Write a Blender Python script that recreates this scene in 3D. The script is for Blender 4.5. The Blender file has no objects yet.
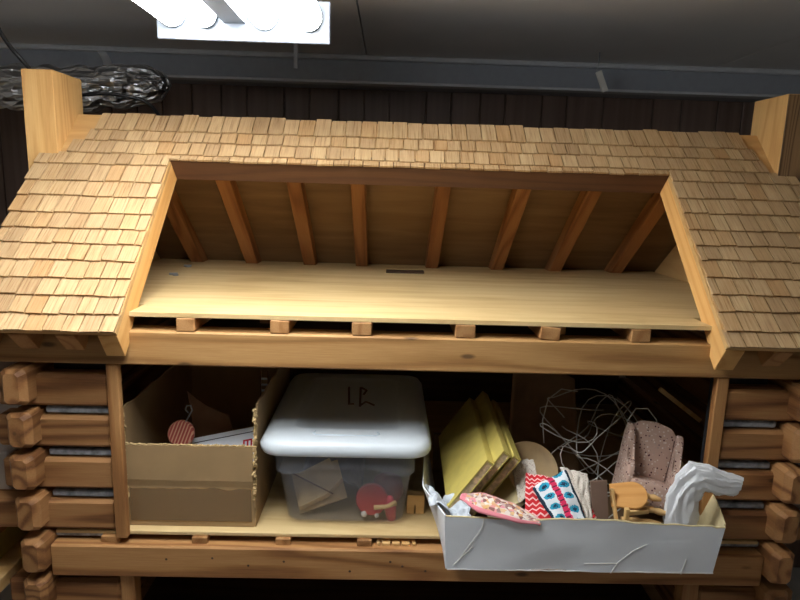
import bpy, bmesh, math, random
from mathutils import Vector, Matrix, noise

random.seed(7)
V = Vector
SC = bpy.context.scene
COL = SC.collection
A2 = math.sqrt(0.5)
WM = {}          # world matrix of every object built here


# ------------------------------------------------------------------ helpers
def T(x, y=None, z=None):
    return Matrix.Translation(V(x) if y is None else V((x, y, z)))


def frame(o, x, y, z):
    m = Matrix.Identity(4)
    for i, a in enumerate((V(x), V(y), V(z))):
        m[0][i], m[1][i], m[2][i] = a
    return T(o) @ m


def axes(o, x, up=(0, 0, 1)):
    x = V(x).normalized()
    y = V(up).cross(x).normalized()
    return frame(o, x, y, x.cross(y))


def place(o, M, parent=None):
    WM[o.name] = M
    if parent is not None:
        o.parent = parent
        o.matrix_basis = WM[parent.name].inverted() @ M
    else:
        o.matrix_basis = M
    return o


def tag(o, label=None, cat=None, group=None, kind=None):
    for k, v in (('label', label), ('category', cat), ('group', group), ('kind', kind)):
        if v:
            o[k] = v
    return o


def empty(name, loc, label, cat, group=None, M=None):
    o = bpy.data.objects.new(name, None)
    o.empty_display_size = 0.02
    COL.objects.link(o)
    place(o, M if M is not None else T(loc))
    return tag(o, label, cat, group)


class MB:
    def __init__(s):
        s.bm = bmesh.new()

    def add(s, verts, faces):
        vs = [s.bm.verts.new(v) for v in verts]
        out = []
        for f in faces:
            try:
                out.append(s.bm.faces.new([vs[i] for i in f]))
            except ValueError:
                pass
        return vs, out

    def box(s, lo, hi, bev=0.0, M=None, seg=1):
        x0, y0, z0 = lo
        x1, y1, z1 = hi
        vs, fs = s.add([(x0, y0, z0), (x1, y0, z0), (x1, y1, z0), (x0, y1, z0),
                        (x0, y0, z1), (x1, y0, z1), (x1, y1, z1), (x0, y1, z1)],
                       [(0, 3, 2, 1), (4, 5, 6, 7), (0, 1, 5, 4), (1, 2, 6, 5), (2, 3, 7, 6), (3, 0, 4, 7)])
        if M is not None:
            for v in vs:
                v.co = M @ v.co
        if bev:
            es = {e for f in fs for e in f.edges}
            bmesh.ops.bevel(s.bm, geom=list(es), offset=bev, segments=seg, profile=0.5, affect='EDGES')
        return s

    def prism(s, poly, h0, h1, M=None, bev=0.0):
        """poly in local xy, extruded along local z"""
        n = len(poly)
        vs, fs = s.add([(x, y, h0) for x, y in poly] + [(x, y, h1) for x, y in poly],
                       [tuple(reversed(range(n))), tuple(range(n, 2 * n))] +
                       [(i, (i + 1) % n, (i + 1) % n + n, i + n) for i in range(n)])
        if M is not None:
            for v in vs:
                v.co = M @ v.co
        if bev:
            es = {e for f in fs for e in f.edges}
            bmesh.ops.bevel(s.bm, geom=list(es), offset=bev, segments=1, affect='EDGES')
        return s

    def rings(s, rings, cap0=True, cap1=True, closed=True):
        n = len(rings[0])
        vs = []
        for r in rings:
            vs += [s.bm.verts.new(p) for p in r]
        for i in range(len(rings) - 1):
            for j in range(n if closed else n - 1):
                k = (j + 1) % n
                s.bm.faces.new([vs[i * n + j], vs[i * n + k], vs[(i + 1) * n + k], vs[(i + 1) * n + j]])
        if cap0:
            s.bm.faces.new(list(reversed(vs[:n])))
        if cap1:
            s.bm.faces.new(vs[-n:])
        return s

    def tube(s, pts, r, n=8, cap=True):
        pts = [V(p) for p in pts]
        rr = r if isinstance(r, (list, tuple)) else [r] * len(pts)
        rings = []
        ref = V((0.13, 0.31, 0.94))
        for i, p in enumerate(pts):
            t = (pts[min(i + 1, len(pts) - 1)] - pts[max(i - 1, 0)]).normalized()
            if abs(t.dot(ref)) > 0.98:
                ref = V((0.9, 0.2, 0.1))
            a = (ref - t * ref.dot(t)).normalized()
            ref = a
            b = t.cross(a)
            rings.append([p + (a * math.cos(q) + b * math.sin(q)) * rr[i]
                          for q in [2 * math.pi * k / n for k in range(n)]])
        return s.rings(rings, cap, cap)

    def lathe(s, prof, M=None, n=24):
        """prof: (radius, z)"""
        rings = [[V((r * math.cos(2 * math.pi * k / n), r * math.sin(2 * math.pi * k / n), z)) for k in range(n)]
                 for r, z in prof]
        if M is not None:
            rings = [[M @ p for p in r] for r in rings]
        return s.rings(rings)

    def sheet(s, fn, nu, nv, thick=0.0):
        """fn(u, v) -> point, u and v in 0..1; a cloth or card with real thickness"""
        g = [[V(fn(i / nu, j / nv)) for j in range(nv + 1)] for i in range(nu + 1)]
        def nrm(i, j):
            a = g[min(i + 1, nu)][j] - g[max(i - 1, 0)][j]
            b = g[i][min(j + 1, nv)] - g[i][max(j - 1, 0)]
            c = a.cross(b)
            return c.normalized() if c.length > 1e-12 else V((0, 0, 1))
        top = [[s.bm.verts.new(g[i][j] + nrm(i, j) * thick * .5) for j in range(nv + 1)] for i in range(nu + 1)]
        bot = [[s.bm.verts.new(g[i][j] - nrm(i, j) * thick * .5) for j in range(nv + 1)] for i in range(nu + 1)]
        uv = s.bm.loops.layers.uv.verify()
        def face(q, ij):
            f = s.bm.faces.new(q)
            for l, (i, j) in zip(f.loops, ij):
                l[uv].uv = (i / nu, j / nv)
        for i in range(nu):
            for j in range(nv):
                ij = [(i, j), (i + 1, j), (i + 1, j + 1), (i, j + 1)]
                face([top[a][b] for a, b in ij], ij)
                ij.reverse()
                face([bot[a][b] for a, b in ij], ij)
        loop = [(i, 0) for i in range(nu)] + [(nu, j) for j in range(nv)] + [(i, nv) for i in range(nu, 0, -1)] + [(0, j) for j in range(nv, 0, -1)]
        for k in range(len(loop)):
            a, b = loop[k], loop[(k + 1) % len(loop)]
            face([bot[a[0]][a[1]], bot[b[0]][b[1]], top[b[0]][b[1]], top[a[0]][a[1]]], [a, b, b, a])
        return s

    def build(s, name, mat, parent=None, M=None, smooth=False, world=True, angle=None):
        """vertices are given in the frame M (identity: world space)"""
        M = M if M is not None else Matrix.Identity(4)
        if parent is None or world is False:
            PM = M
        # a part's origin stays in its own frame so that wood grain runs along its local x
        bmesh.ops.recalc_face_normals(s.bm, faces=s.bm.faces[:])
        me = bpy.data.meshes.new(name)
        s.bm.to_mesh(me)
        s.bm.free()
        for m in (mat if isinstance(mat, (list, tuple)) else [mat]):
            me.materials.append(m)
        o = bpy.data.objects.new(name, me)
        COL.objects.link(o)
        if smooth:
            for p in me.polygons:
                p.use_smooth = True
            if angle:
                me.set_sharp_from_angle(angle=math.radians(angle))
        place(o, M, parent)
        return o


def recenter(o):
    """move a mesh's origin to its bounds centre (keeps the geometry where it is)"""
    me = o.data
    lo = V([min(v.co[i] for v in me.vertices) for i in range(3)])
    hi = V([max(v.co[i] for v in me.vertices) for i in range(3)])
    c = (lo + hi) / 2
    me.transform(T(-c))
    M = WM[o.name] @ T(c)
    WM[o.name] = M
    o.matrix_basis = (WM[o.parent.name].inverted() @ M) if o.parent else M
    return o


def lumber(name, p0, p1, w, h, mat, parent, up=(0, 0, 1), bev=0.0015):
    """a piece of sawn timber, local x along its length"""
    p0, p1 = V(p0), V(p1)
    L = (p1 - p0).length
    M = axes((p0 + p1) / 2, p1 - p0, up)
    return MB().box((-L / 2, -w / 2, -h / 2), (L / 2, w / 2, h / 2), bev).build(name, mat, parent, M)


def nz(p, s=1.0, o=0.0):
    return noise.noise(V((p[0] * s + o, p[1] * s + o * 1.7, p[2] * s - o)))


# ------------------------------------------------------------------ materials
def lin(c):
    return tuple((x / 255 / 12.92 if x / 255 <= .04045 else ((x / 255 + .055) / 1.055) ** 2.4) for x in c) + (1.0,)


class NT:
    def __init__(s, name):
        s.m = bpy.data.materials.new(name)
        s.m.use_nodes = True
        s.t = s.m.node_tree
        s.b = s.t.nodes['Principled BSDF']
        s.out = s.t.nodes['Material Output']

    def n(s, typ, **kw):
        nd = s.t.nodes.new(typ)
        for k, v in kw.items():
            if k in nd.inputs:
                nd.inputs[k].default_value = v
            else:
                setattr(nd, k, v)
        return nd

    def l(s, a, b):
        s.t.links.new(a, b)
        return s

    def mix(s, fac, a, b, mode='MIX'):
        nd = s.n('ShaderNodeMix', data_type='RGBA', blend_type=mode)
        for sock, val in ((nd.inputs[0], fac), (nd.inputs[6], a), (nd.inputs[7], b)):
            if hasattr(val, 'links'):
                s.l(val, sock)
            else:
                sock.default_value = val
        return nd.outputs[2]

    def math(s, op, a, b=0.0, c=None):
        nd = s.n('ShaderNodeMath', operation=op)
        for i, val in enumerate((a, b, c)):
            if val is None:
                continue
            if hasattr(val, 'links'):
                s.l(val, nd.inputs[i])
            else:
                nd.inputs[i].default_value = val
        return nd.outputs[0]

    def ramp(s, fac, stops):
        nd = s.n('ShaderNodeValToRGB')
        e = nd.color_ramp.elements
        while len(e) < len(stops):
            e.new(0.5)
        for el, (p, c) in zip(e, stops):
            el.position, el.color = p, c
        s.l(fac, nd.inputs[0])
        return nd.outputs[0]

    def obj_coords(s, scale, rand=True):
        tc = s.n('ShaderNodeTexCoord')
        vec = tc.outputs['Object']
        if rand:
            oi = s.n('ShaderNodeObjectInfo')
            mul = s.math('MULTIPLY', oi.outputs['Random'], 37.0)
            add = s.n('ShaderNodeVectorMath', operation='ADD')
            s.l(vec, add.inputs[0])
            s.l(mul, add.inputs[1])
            vec = add.outputs[0]
        mp = s.n('ShaderNodeMapping')
        mp.inputs['Scale'].default_value = scale
        s.l(vec, mp.inputs['Vector'])
        return mp.outputs[0]

    def bump(s, h, strength=.3, dist=.002):
        bp = s.n('ShaderNodeBump', Strength=strength, Distance=dist)
        s.l(h, bp.inputs['Height'])
        s.l(bp.outputs[0], s.b.inputs['Normal'])


def plain(name, c, rough=.6, metal=0.0, spec=None, var=0.06, scale=40.0):
    t = NT(name)
    nn = t.n('ShaderNodeTexNoise', Scale=scale, Detail=3.0)
    t.l(t.obj_coords((1, 1, 1)), nn.inputs['Vector'])
    c = lin(c)
    d = tuple(x * (1 - var * 2.2) for x in c[:3]) + (1,)
    u = tuple(min(1, x * (1 + var)) for x in c[:3]) + (1,)
    t.l(t.ramp(nn.outputs[0], [(.3, d), (.7, u)]), t.b.inputs['Base Color'])
    t.b.inputs['Roughness'].default_value = rough
    t.b.inputs['Metallic'].default_value = metal
    if spec is not None:
        t.b.inputs['Specular IOR Level'].default_value = spec
    return t.m


def wood(name, dark, mid, light, ring=46.0, tint=.16, rough=.62, knots=True, contrast=1.0):
    """sawn softwood: growth rings cut lengthwise, fine streaks, a knot here and there; grain along local x"""
    t = NT(name)
    big = t.obj_coords((.9, 11, 11))
    w = t.n('ShaderNodeTexNoise', Scale=1.0, Detail=1.5)
    t.l(big, w.inputs['Vector'])
    rings = t.math('SINE', t.math('MULTIPLY', w.outputs[0], ring))
    rings = t.math('POWER', t.math('MULTIPLY_ADD', rings, .5, .5), 2.5)
    fine = t.n('ShaderNodeTexNoise', Scale=1.0, Detail=4.0, Roughness=.7)
    t.l(t.obj_coords((14, 420, 420)), fine.inputs['Vector'])
    f = t.math('ADD', t.math('MULTIPLY', rings, .26 * contrast), t.math('MULTIPLY', fine.outputs[0], .62))
    col = t.ramp(f, [(.16, lin(light)), (.5, lin(mid)), (.92, lin(dark))])
    if knots:
        vo = t.n('ShaderNodeTexVoronoi', Scale=1.0)
        t.l(t.obj_coords((5.5, 15, 15)), vo.inputs['Vector'])
        k = t.n('ShaderNodeMapRange')
        k.inputs['From Min'].default_value = .05
        k.inputs['From Max'].default_value = .10
        k.inputs['To Min'].default_value = .75
        k.inputs['To Max'].default_value = 0.0
        t.l(vo.outputs['Distance'], k.inputs['Value'])
        col = t.mix(k.outputs[0], col, lin(tuple(x * .5 for x in dark)))
    oi = t.n('ShaderNodeObjectInfo')
    hv = t.n('ShaderNodeHueSaturation')
    t.l(t.math('MULTIPLY_ADD', oi.outputs['Random'], tint * 2, 1 - tint), hv.inputs['Value'])
    t.l(col, hv.inputs['Color'])
    t.l(hv.outputs[0], t.b.inputs['Base Color'])
    t.b.inputs['Roughness'].default_value = rough
    t.b.inputs['Specular IOR Level'].default_value = .3
    t.bump(f, .15, .001)
    return t.m


def shingle_mat():
    t = NT('cedar_shingle')
    g = t.n('ShaderNodeNewGeometry')
    rnd = g.outputs['Random Per Island']
    oc = t.n('ShaderNodeTexCoord').outputs['Object']
    off = t.n('ShaderNodeVectorMath', operation='ADD')
    t.l(oc, off.inputs[0])
    t.l(t.math('MULTIPLY', rnd, 19.0), off.inputs[1])
    mp = t.n('ShaderNodeMapping')
    mp.inputs['Scale'].default_value = (330, 12, 30)
    t.l(off.outputs[0], mp.inputs['Vector'])
    n1 = t.n('ShaderNodeTexNoise', Scale=1.0, Detail=4.0, Roughness=.65)
    t.l(mp.outputs[0], n1.inputs['Vector'])
    streak = t.ramp(n1.outputs[0], [(.3, lin((142, 108, 73))), (.45, lin((184, 153, 113))), (.75, lin((202, 176, 137)))])
    tint = t.ramp(rnd, [(0, lin((222, 214, 206))), (.3, lin((250, 246, 240))), (.6, lin((236, 226, 212))), (.85, lin((255, 254, 248))), (1, lin((236, 218, 196)))])
    t.l(t.mix(1.0, streak, tint, 'MULTIPLY'), t.b.inputs['Base Color'])
    t.b.inputs['Roughness'].default_value = .7
    t.b.inputs['Specular IOR Level'].default_value = .25
    t.bump(n1.outputs[0], .35, .001)
    return t.m


def ply_mat(name, a, b, c, scale=(3, 26, 26)):
    t = NT(name)
    n1 = t.n('ShaderNodeTexNoise', Scale=1.0, Detail=5.0, Roughness=.6, Distortion=.6)
    t.l(t.obj_coords(scale), n1.inputs['Vector'])
    n2 = t.n('ShaderNodeTexNoise', Scale=2.2, Detail=1.0)
    t.l(t.obj_coords((1, 1, 1)), n2.inputs['Vector'])
    f = t.math('ADD', t.math('MULTIPLY', n1.outputs[0], .7), t.math('MULTIPLY', n2.outputs[0], .35))
    t.l(t.ramp(f, [(.35, lin(a)), (.52, lin(b)), (.7, lin(c))]), t.b.inputs['Base Color'])
    t.b.inputs['Roughness'].default_value = .55
    t.b.inputs['Specular IOR Level'].default_value = .3
    return t.m


def fabric(name, base, dots, scale=260.0):
    t = NT(name)
    v1 = t.n('ShaderNodeTexVoronoi', Scale=scale)
    t.l(t.obj_coords((1, 1, 1), False), v1.inputs['Vector'])
    m = t.ramp(v1.outputs['Distance'], [(.0, (1, 1, 1, 1)), (.27, (1, 1, 1, 1)), (.34, (0, 0, 0, 1))])
    pick = t.ramp(v1.outputs['Color'], [(0, lin(dots[0])), (.45, lin(dots[0])), (.5, lin(dots[1])), (1, lin(dots[1]))])
    t.l(t.mix(m, lin(base), pick), t.b.inputs['Base Color'])
    t.b.inputs['Roughness'].default_value = .95
    n1 = t.n('ShaderNodeTexNoise', Scale=900.0)
    t.bump(n1.outputs[0], .3, .001)
    return t.m


def uvmat(name, fn, rough=.95):
    """fn(t, u, v) -> colour socket"""
    t = NT(name)
    uv = t.n('ShaderNodeTexCoord').outputs['UV']
    sx = t.n('ShaderNodeSeparateXYZ')
    t.l(uv, sx.inputs[0])
    t.l(fn(t, sx.outputs[0], sx.outputs[1]), t.b.inputs['Base Color'])
    t.b.inputs['Roughness'].default_value = rough
    n1 = t.n('ShaderNodeTexNoise', Scale=500.0)
    t.bump(n1.outputs[0], .4, .0015)
    return t.m


def see_through(name, tint, clear, rough=.3):
    t = NT(name)
    t.b.inputs['Base Color'].default_value = lin(tint)
    t.b.inputs['Roughness'].default_value = rough
    tr = t.n('ShaderNodeBsdfTransparent')
    tr.inputs[0].default_value = (.97, .97, .98, 1)
    mx = t.n('ShaderNodeMixShader')
    mx.inputs[0].default_value = clear
    t.l(t.b.outputs[0], mx.inputs[1])
    t.l(tr.outputs[0], mx.inputs[2])
    t.l(mx.outputs[0], t.out.inputs['Surface'])
    return t.m


def thin_film(name, tint, trans=.45):
    """thin white plastic or tissue: light comes partly through"""
    t = NT(name)
    t.b.inputs['Base Color'].default_value = lin(tint)
    t.b.inputs['Roughness'].default_value = .35
    tl = t.n('ShaderNodeBsdfTranslucent')
    tl.inputs[0].default_value = lin(tint)
    mx = t.n('ShaderNodeMixShader')
    mx.inputs[0].default_value = trans
    t.l(t.b.outputs[0], mx.inputs[1])
    t.l(tl.outputs[0], mx.inputs[2])
    t.l(mx.outputs[0], t.out.inputs['Surface'])
    return t.m


M = {}
M['fir'] = wood('stained_fir', (112, 72, 38), (152, 106, 62), (178, 134, 86))
M['beam'] = wood('fir_beam', (122, 82, 44), (158, 116, 68), (182, 140, 88), tint=.04, contrast=1.5)
M['redfir'] = wood('reddish_fir', (116, 74, 40), (158, 110, 64), (182, 136, 86), tint=.06, contrast=1.7)
M['header'] = wood('dark_header_wood', (62, 38, 24), (84, 54, 34), (98, 66, 42), knots=False)  # header wood, darker than beams and rafters
M['rafter'] = wood('rafter_fir', (112, 68, 34), (150, 98, 54), (168, 118, 70), tint=.1, contrast=1.6)
M['log'] = wood('log_fir', (96, 58, 30), (140, 96, 56), (164, 120, 76), tint=.1, contrast=2.0)
M['pine'] = wood('pine_board', (196, 146, 84), (218, 176, 112), (232, 196, 136), tint=.05, knots=False)
M['rakewood'] = wood('orange_pine', (192, 130, 66), (214, 160, 92), (226, 178, 112), tint=.03, knots=False)
M['paleblock'] = wood('pale_pine', (186, 140, 82), (214, 170, 108), (228, 190, 132), tint=.05, knots=False)
M['oak'] = wood('chimney_oak', (176, 126, 68), (206, 158, 96), (222, 178, 116), tint=.02, knots=False, ring=70)
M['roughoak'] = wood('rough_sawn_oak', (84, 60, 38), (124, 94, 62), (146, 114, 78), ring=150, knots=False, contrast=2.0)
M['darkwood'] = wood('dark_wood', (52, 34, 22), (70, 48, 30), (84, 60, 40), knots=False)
M['ply'] = ply_mat('attic_plywood', (182, 148, 96), (204, 174, 122), (216, 190, 140))
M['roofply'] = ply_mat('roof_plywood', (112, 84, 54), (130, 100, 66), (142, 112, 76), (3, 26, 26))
M['sheath'] = ply_mat('sheathing_plywood', (170, 126, 74), (192, 150, 94), (204, 166, 112))
M['shingle'] = shingle_mat()
M['card'] = plain('brown_cardboard', (158, 128, 88), .85, var=.05, scale=18)
M['cardin'] = plain('torn_cardboard', (196, 166, 116), .9, var=.1, scale=120)
M['cardtan'] = plain('tan_card', (214, 184, 136), .8, var=.08)
M['darkcard'] = plain('dark_brown_card', (118, 82, 54), .85)
M['tape'] = see_through('clear_packing_tape', (150, 120, 84), .35, .18)
M['whitecard'] = plain('white_card', (236, 239, 243), .45, var=.03, scale=9)
M['cream'] = plain('cream_card', (214, 196, 150), .8)
M['lid'] = plain('white_plastic', (206, 218, 226), .35, var=.01)
M['lidfilm'] = thin_film('white_translucent_plastic', (232, 238, 242), .28)
M['tote'] = see_through('frosted_clear_plastic', (196, 198, 204), .84, .2)
M['white'] = plain('pale_grey_enamel', (100, 105, 112), .4, var=.02)
M['red'] = plain('red_plastic', (196, 30, 44), .4)
M['darkred'] = plain('dark_red_plastic', (140, 26, 36), .5)
M['pinkred'] = plain('pinkish_red', (216, 48, 78), .5)
M['whitebit'] = plain('white_plastic_bit', (226, 222, 214), .5)
M['bluegrey'] = plain('dark_grey_violet_cloth', (78, 76, 88), .9, var=.3)
M['yellow'] = plain('yellow_card', (186, 168, 86), .6, var=.05)
M['paperwood'] = plain('printed_brown_paper', (216, 190, 146), .8, var=.22, scale=110)
M['beige'] = plain('beige_plastic', (196, 164, 116), .55)
M['kraft'] = plain('kraft_paper', (120, 92, 62), .85)
M['wire'] = plain('grey_wire', (186, 182, 172), .4, metal=.2)
M['blackrub'] = plain('black_cable', (16, 16, 18), .5)
M['steel'] = plain('galvanised_steel', (170, 174, 178), .35, metal=.8)
M['filmbag'] = thin_film('white_plastic_film', (250, 251, 252), .22)
M['tissue'] = thin_film('white_tissue', (214, 220, 226), .3)
M['chairfab'] = fabric('pink_brown_upholstery', (178, 148, 132), ((84, 46, 48), (206, 190, 176)), 165)
M['lace'] = fabric('cream_crochet', (206, 196, 182), ((150, 128, 110), (176, 150, 136)), 330)
M['maple'] = wood('maple_seat', (172, 112, 52), (196, 138, 72), (210, 156, 90), tint=.02, knots=False)
M['gapshine'] = plain('grey_gap_highlight', (150, 152, 156), .22, var=.25, scale=60)  # pale grey with the shiny lining's highlights painted in
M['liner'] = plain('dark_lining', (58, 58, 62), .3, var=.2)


def m_tube():
    t = NT('lit_fluorescent_tube')
    t.b.inputs['Base Color'].default_value = (.9, .9, .9, 1)
    t.b.inputs['Emission Color'].default_value = (.93, .97, 1.0, 1)
    t.b.inputs['Emission Strength'].default_value = TUBE
    return t.m


TUBE = 40.0
M['tube'] = m_tube()


def m_foil():
    t = NT('foil_jacket')
    v1 = t.n('ShaderNodeTexVoronoi', Scale=1.0, feature='F1')
    nn = t.n('ShaderNodeTexNoise', Scale=9.0, Detail=3.0)
    co = t.obj_coords((26, 60, 60), False)
    ad = t.n('ShaderNodeVectorMath', operation='ADD')
    t.l(co, ad.inputs[0])
    t.l(nn.outputs['Color'], ad.inputs[1])
    t.l(ad.outputs[0], v1.inputs['Vector'])
    t.b.inputs['Base Color'].default_value = lin((206, 208, 212))
    t.b.inputs['Metallic'].default_value = 1.0
    t.b.inputs['Roughness'].default_value = .28
    t.bump(v1.outputs['Distance'], 1.0, .02)
    return t.m


M['foil'] = m_foil()


def m_ceiling():
    t = NT('ceiling_board')
    n1 = t.n('ShaderNodeTexNoise', Scale=1.6, Detail=4.0)
    t.l(t.obj_coords((1, 1, 1), False), n1.inputs['Vector'])
    t.l(t.ramp(n1.outputs[0], [(.3, lin((212, 210, 208))), (.7, lin((228, 226, 224)))]), t.b.inputs['Base Color'])
    t.b.inputs['Roughness'].default_value = .75
    return t.m


M['ceil'] = m_ceiling()
M['soffit'] = plain('grey_painted_trim', (150, 154, 162), .5, var=.03)
M['soffitlip'] = plain('pale_grey_edge_trim', (196, 198, 202), .45, var=.03)


def m_panelling():
    t = NT('dark_wall_panelling')
    tc = t.n('ShaderNodeTexCoord').outputs['Object']
    mp = t.n('ShaderNodeMapping')
    mp.inputs['Scale'].default_value = (40, 3, 1.4)
    t.l(tc, mp.inputs['Vector'])
    n1 = t.n('ShaderNodeTexNoise', Scale=1.0, Detail=4.0)
    t.l(mp.outputs[0], n1.inputs['Vector'])
    t.l(t.ramp(n1.outputs[0], [(.3, lin((92, 72, 62))), (.7, lin((114, 92, 80)))]), t.b.inputs['Base Color'])
    t.b.inputs['Roughness'].default_value = .45
    return t.m


M['panel'] = m_panelling()
M['concrete'] = plain('pale_concrete', (202, 199, 194), .85, var=.12, scale=6)
M['plaster'] = plain('off_white_plaster', (214, 211, 205), .85)
M['bench'] = wood('bench_wood', (120, 84, 50), (150, 112, 70), (170, 132, 90))

# ------------------------------------------------------------------ the room
X0, X1, YF, YB, ZC = -2.1, 2.2, -2.4, 1.30, 2.043


def struct(name, lo, hi, mat):
    o = MB().box(lo, hi).build(name, mat)
    recenter(o)
    o['kind'] = 'structure'
    return o


struct('floor', (X0 - .1, YF - .1, -.1), (X1 + .1, YB + .1, 0), M['concrete'])
ceil = MB()
seams = [X0 - .1, -1.31, -0.091, 1.128, X1 + .1]           # boards 1.22 m wide, butted with an open seam
for a, b in zip(seams[:-1], seams[1:]):
    ceil.box((a + .002, YF - .1, ZC), (b - .002, YB + .1, ZC + .02), .001)
ceil.box((X0 - .1, YF - .1, ZC + .02), (X1 + .1, YB + .1, ZC + .1))
ceil.build('ceiling', M['ceil'])['kind'] = 'structure'
w = MB()
x = X0 - .1
while x < X1 + .1:                                          # random width vertical boards with V grooves
    wd = random.choice((.095, .14, .19, .11))
    w.box((x + .0015, YB, 0), (min(x + wd, X1 + .1) - .0015, YB + .02, ZC), .003)
    x += wd
w.box((X0 - .1, YB + .012, 0), (X1 + .1, YB + .1, ZC))
w.build('wall_back', M['panel'])['kind'] = 'structure'
struct('wall_left', (X0 - .1, YF, 0), (X0, YB, ZC), M['plaster'])
struct('wall_right', (X1, YF, 0), (X1 + .1, YB, ZC), M['plaster'])
struct('wall_front', (X0 - .1, YF - .1, 0), (X1 + .1, YF, ZC), M['plaster'])
so = MB().box((X0, 1.13, 1.957), (X1, YB, ZC), .004).build('trim_1', M['soffit'])
so['kind'] = 'structure'
sl = MB().box((X0, 1.118, 1.950), (X1, 1.17, 1.9595), .002).box((X0, 1.11, 2.027), (X1, 1.14, ZC), .003).build('trim_2', M['soffitlip'])
sl['kind'] = 'structure'

# ------------------------------------------------------------------ the log cabin dollhouse
BASE = .46
cabin = empty('log_cabin_dollhouse', (.069, .34, BASE),
              'large wooden log cabin dollhouse with shingled roof and open front', 'dollhouse')
RY, RZ = .3431, 1.7466                      # ridge of the shingle surface
LX, RX = -.4716, .609                       # the roof opening
EL, ER = -.752, .889                        # roof ends
SF = frame((0, RY, RZ), (1, 0, 0), (0, A2, A2), (0, -A2, A2))     # front slope: local y runs up the slope
BA = math.radians(38.2)
BC, BS = math.cos(BA), math.sin(BA)
SB = frame((0, RY, RZ - .006), (-1, 0, 0), (0, -BC, BS), (0, BS, BC))    # back slope

# logs --------------------------------------------------------------
LOGT = [1.237, 1.155, 1.069, .983, .898, .812, .728, .643, .559]
SIDET = [1.262, 1.178, 1.096, 1.010, .924, .839, .755, .670, .586]


def log(p0, p1, w_, h_, ch=.007):
    p0, p1 = V(p0), V(p1)
    L = (p1 - p0).length
    mm = axes((p0 + p1) / 2, p1 - p0)
    a, b = w_ / 2, h_ / 2
    def sec(x, k):
        aa, bb, c = a - (1 - k) * .036, b - (1 - k) * .022, ch * (.55 + .45 * k)
        return [(x, -aa, -bb + c), (x, -aa + c, -bb), (x, aa - c, -bb), (x, aa, -bb + c),
                (x, aa, bb - c), (x, aa - c, bb), (x, -aa + c, bb), (x, -aa, bb - c)]
    rr = [sec(-L / 2, .72), sec(-L / 2 + .012, 1), sec(L / 2 - .012, 1), sec(L / 2, .72)]
    return MB().rings([[V(p) for p in r] for r in rr]).build('log', M['log'], cabin, mm)


for i, zt in enumerate(SIDET):
    jy = random.uniform(-.006, .004) - .034
    for xc in (-.6755, .800):
        xj = xc + random.uniform(-.004, .004) + (.004 if xc < 0 else -.003) * min(i, 4) * .6
        log((xj, jy, zt - .041), (xj, .83, zt - .041), .047, .069)
for i, zt in enumerate(LOGT):
    h_ = .062
    if i == 4:
        continue
    xl = (-.73, -.735, -.73, -.78, 0, -.74, -.74, -.74, -.74)[i]
    for a, b in ((xl, -.5185), (.652, .85)):
        lumber('log', (a, .028, zt - h_ / 2), (b, .028, zt - h_ / 2), .046, h_, M['log'], cabin, bev=.006)
for zt in LOGT[1:6]:
    for a, b in ((-.645, -.5185), (.656, .768)):
        MB().box((a, .014, zt + .003), (b, .05, zt + .0165), .003).build('gap_highlight_strip', M['gapshine'], cabin)  # strips added in the log gaps, coloured like light reflected off the dark lining
# the long timbers
lumber('beam', (-.742, .024, 1.2945), (.872, .024, 1.2945), .052, .065, M['beam'], cabin, bev=.003)
lumber('beam', (-.645, .018, .862), (.768, .018, .862), .052, .067, M['redfir'], cabin, bev=.003)
for a, b, y in ((-.5185, -.4965, .006), (.633, .656, .010)):
    lumber('post', ((a + b) / 2, y, .9085), ((a + b) / 2, y, 1.262), .016, b - a, M['redfir'], cabin, up=(1, 0, 0))
for a, b in ((-.5185, -.4905), (.617, .651)):
    lumber('post', ((a + b) / 2, .02, BASE), ((a + b) / 2, .02, .8285), .03, b - a, M['fir'], cabin, up=(1, 0, 0))
nh = MB()
for x_, z_ in ((.02, .871), (.044, .862), (-.19, .868), (-.26, .858), (-.42, .869), (.09, .852), (-.06, .849), (-.33, .873)):
    nh.lathe([(.0006, -.0006), (.0026, -.0004), (.0018, .0006), (.0003, .0008)], frame((x_, -.0086, z_), (1, 0, 0), (0, 0, 1), (0, -1, 0)), 8)
nh.build('nail_holes', M['darkwood'], cabin)['kind'] = 'stuff'
# lining board behind the log gaps, back wall and floors
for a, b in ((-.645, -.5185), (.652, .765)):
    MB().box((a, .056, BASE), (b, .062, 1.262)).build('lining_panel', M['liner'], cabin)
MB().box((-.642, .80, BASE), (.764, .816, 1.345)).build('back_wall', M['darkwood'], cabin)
MB().box((-.642, .012, .909), (.764, .80, .917), .0012).build('shelf_floor', M['ply'], cabin)
for (a, b) in ((-.5505, -.515), (-.373, -.343), (-.2085, -.179), (-.047, -.018), (.13, .16), (.29, .32), (.46, .49)):
    lumber('joist', ((a + b) / 2, .004, .9022), ((a + b) / 2, .80, .9022), b - a, .0135, M['fir'], cabin, bev=.001)
MB().box((-.642, .012, BASE), (.764, .80, BASE + .02)).build('ground_floor', M['darkwood'], cabin)

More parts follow.
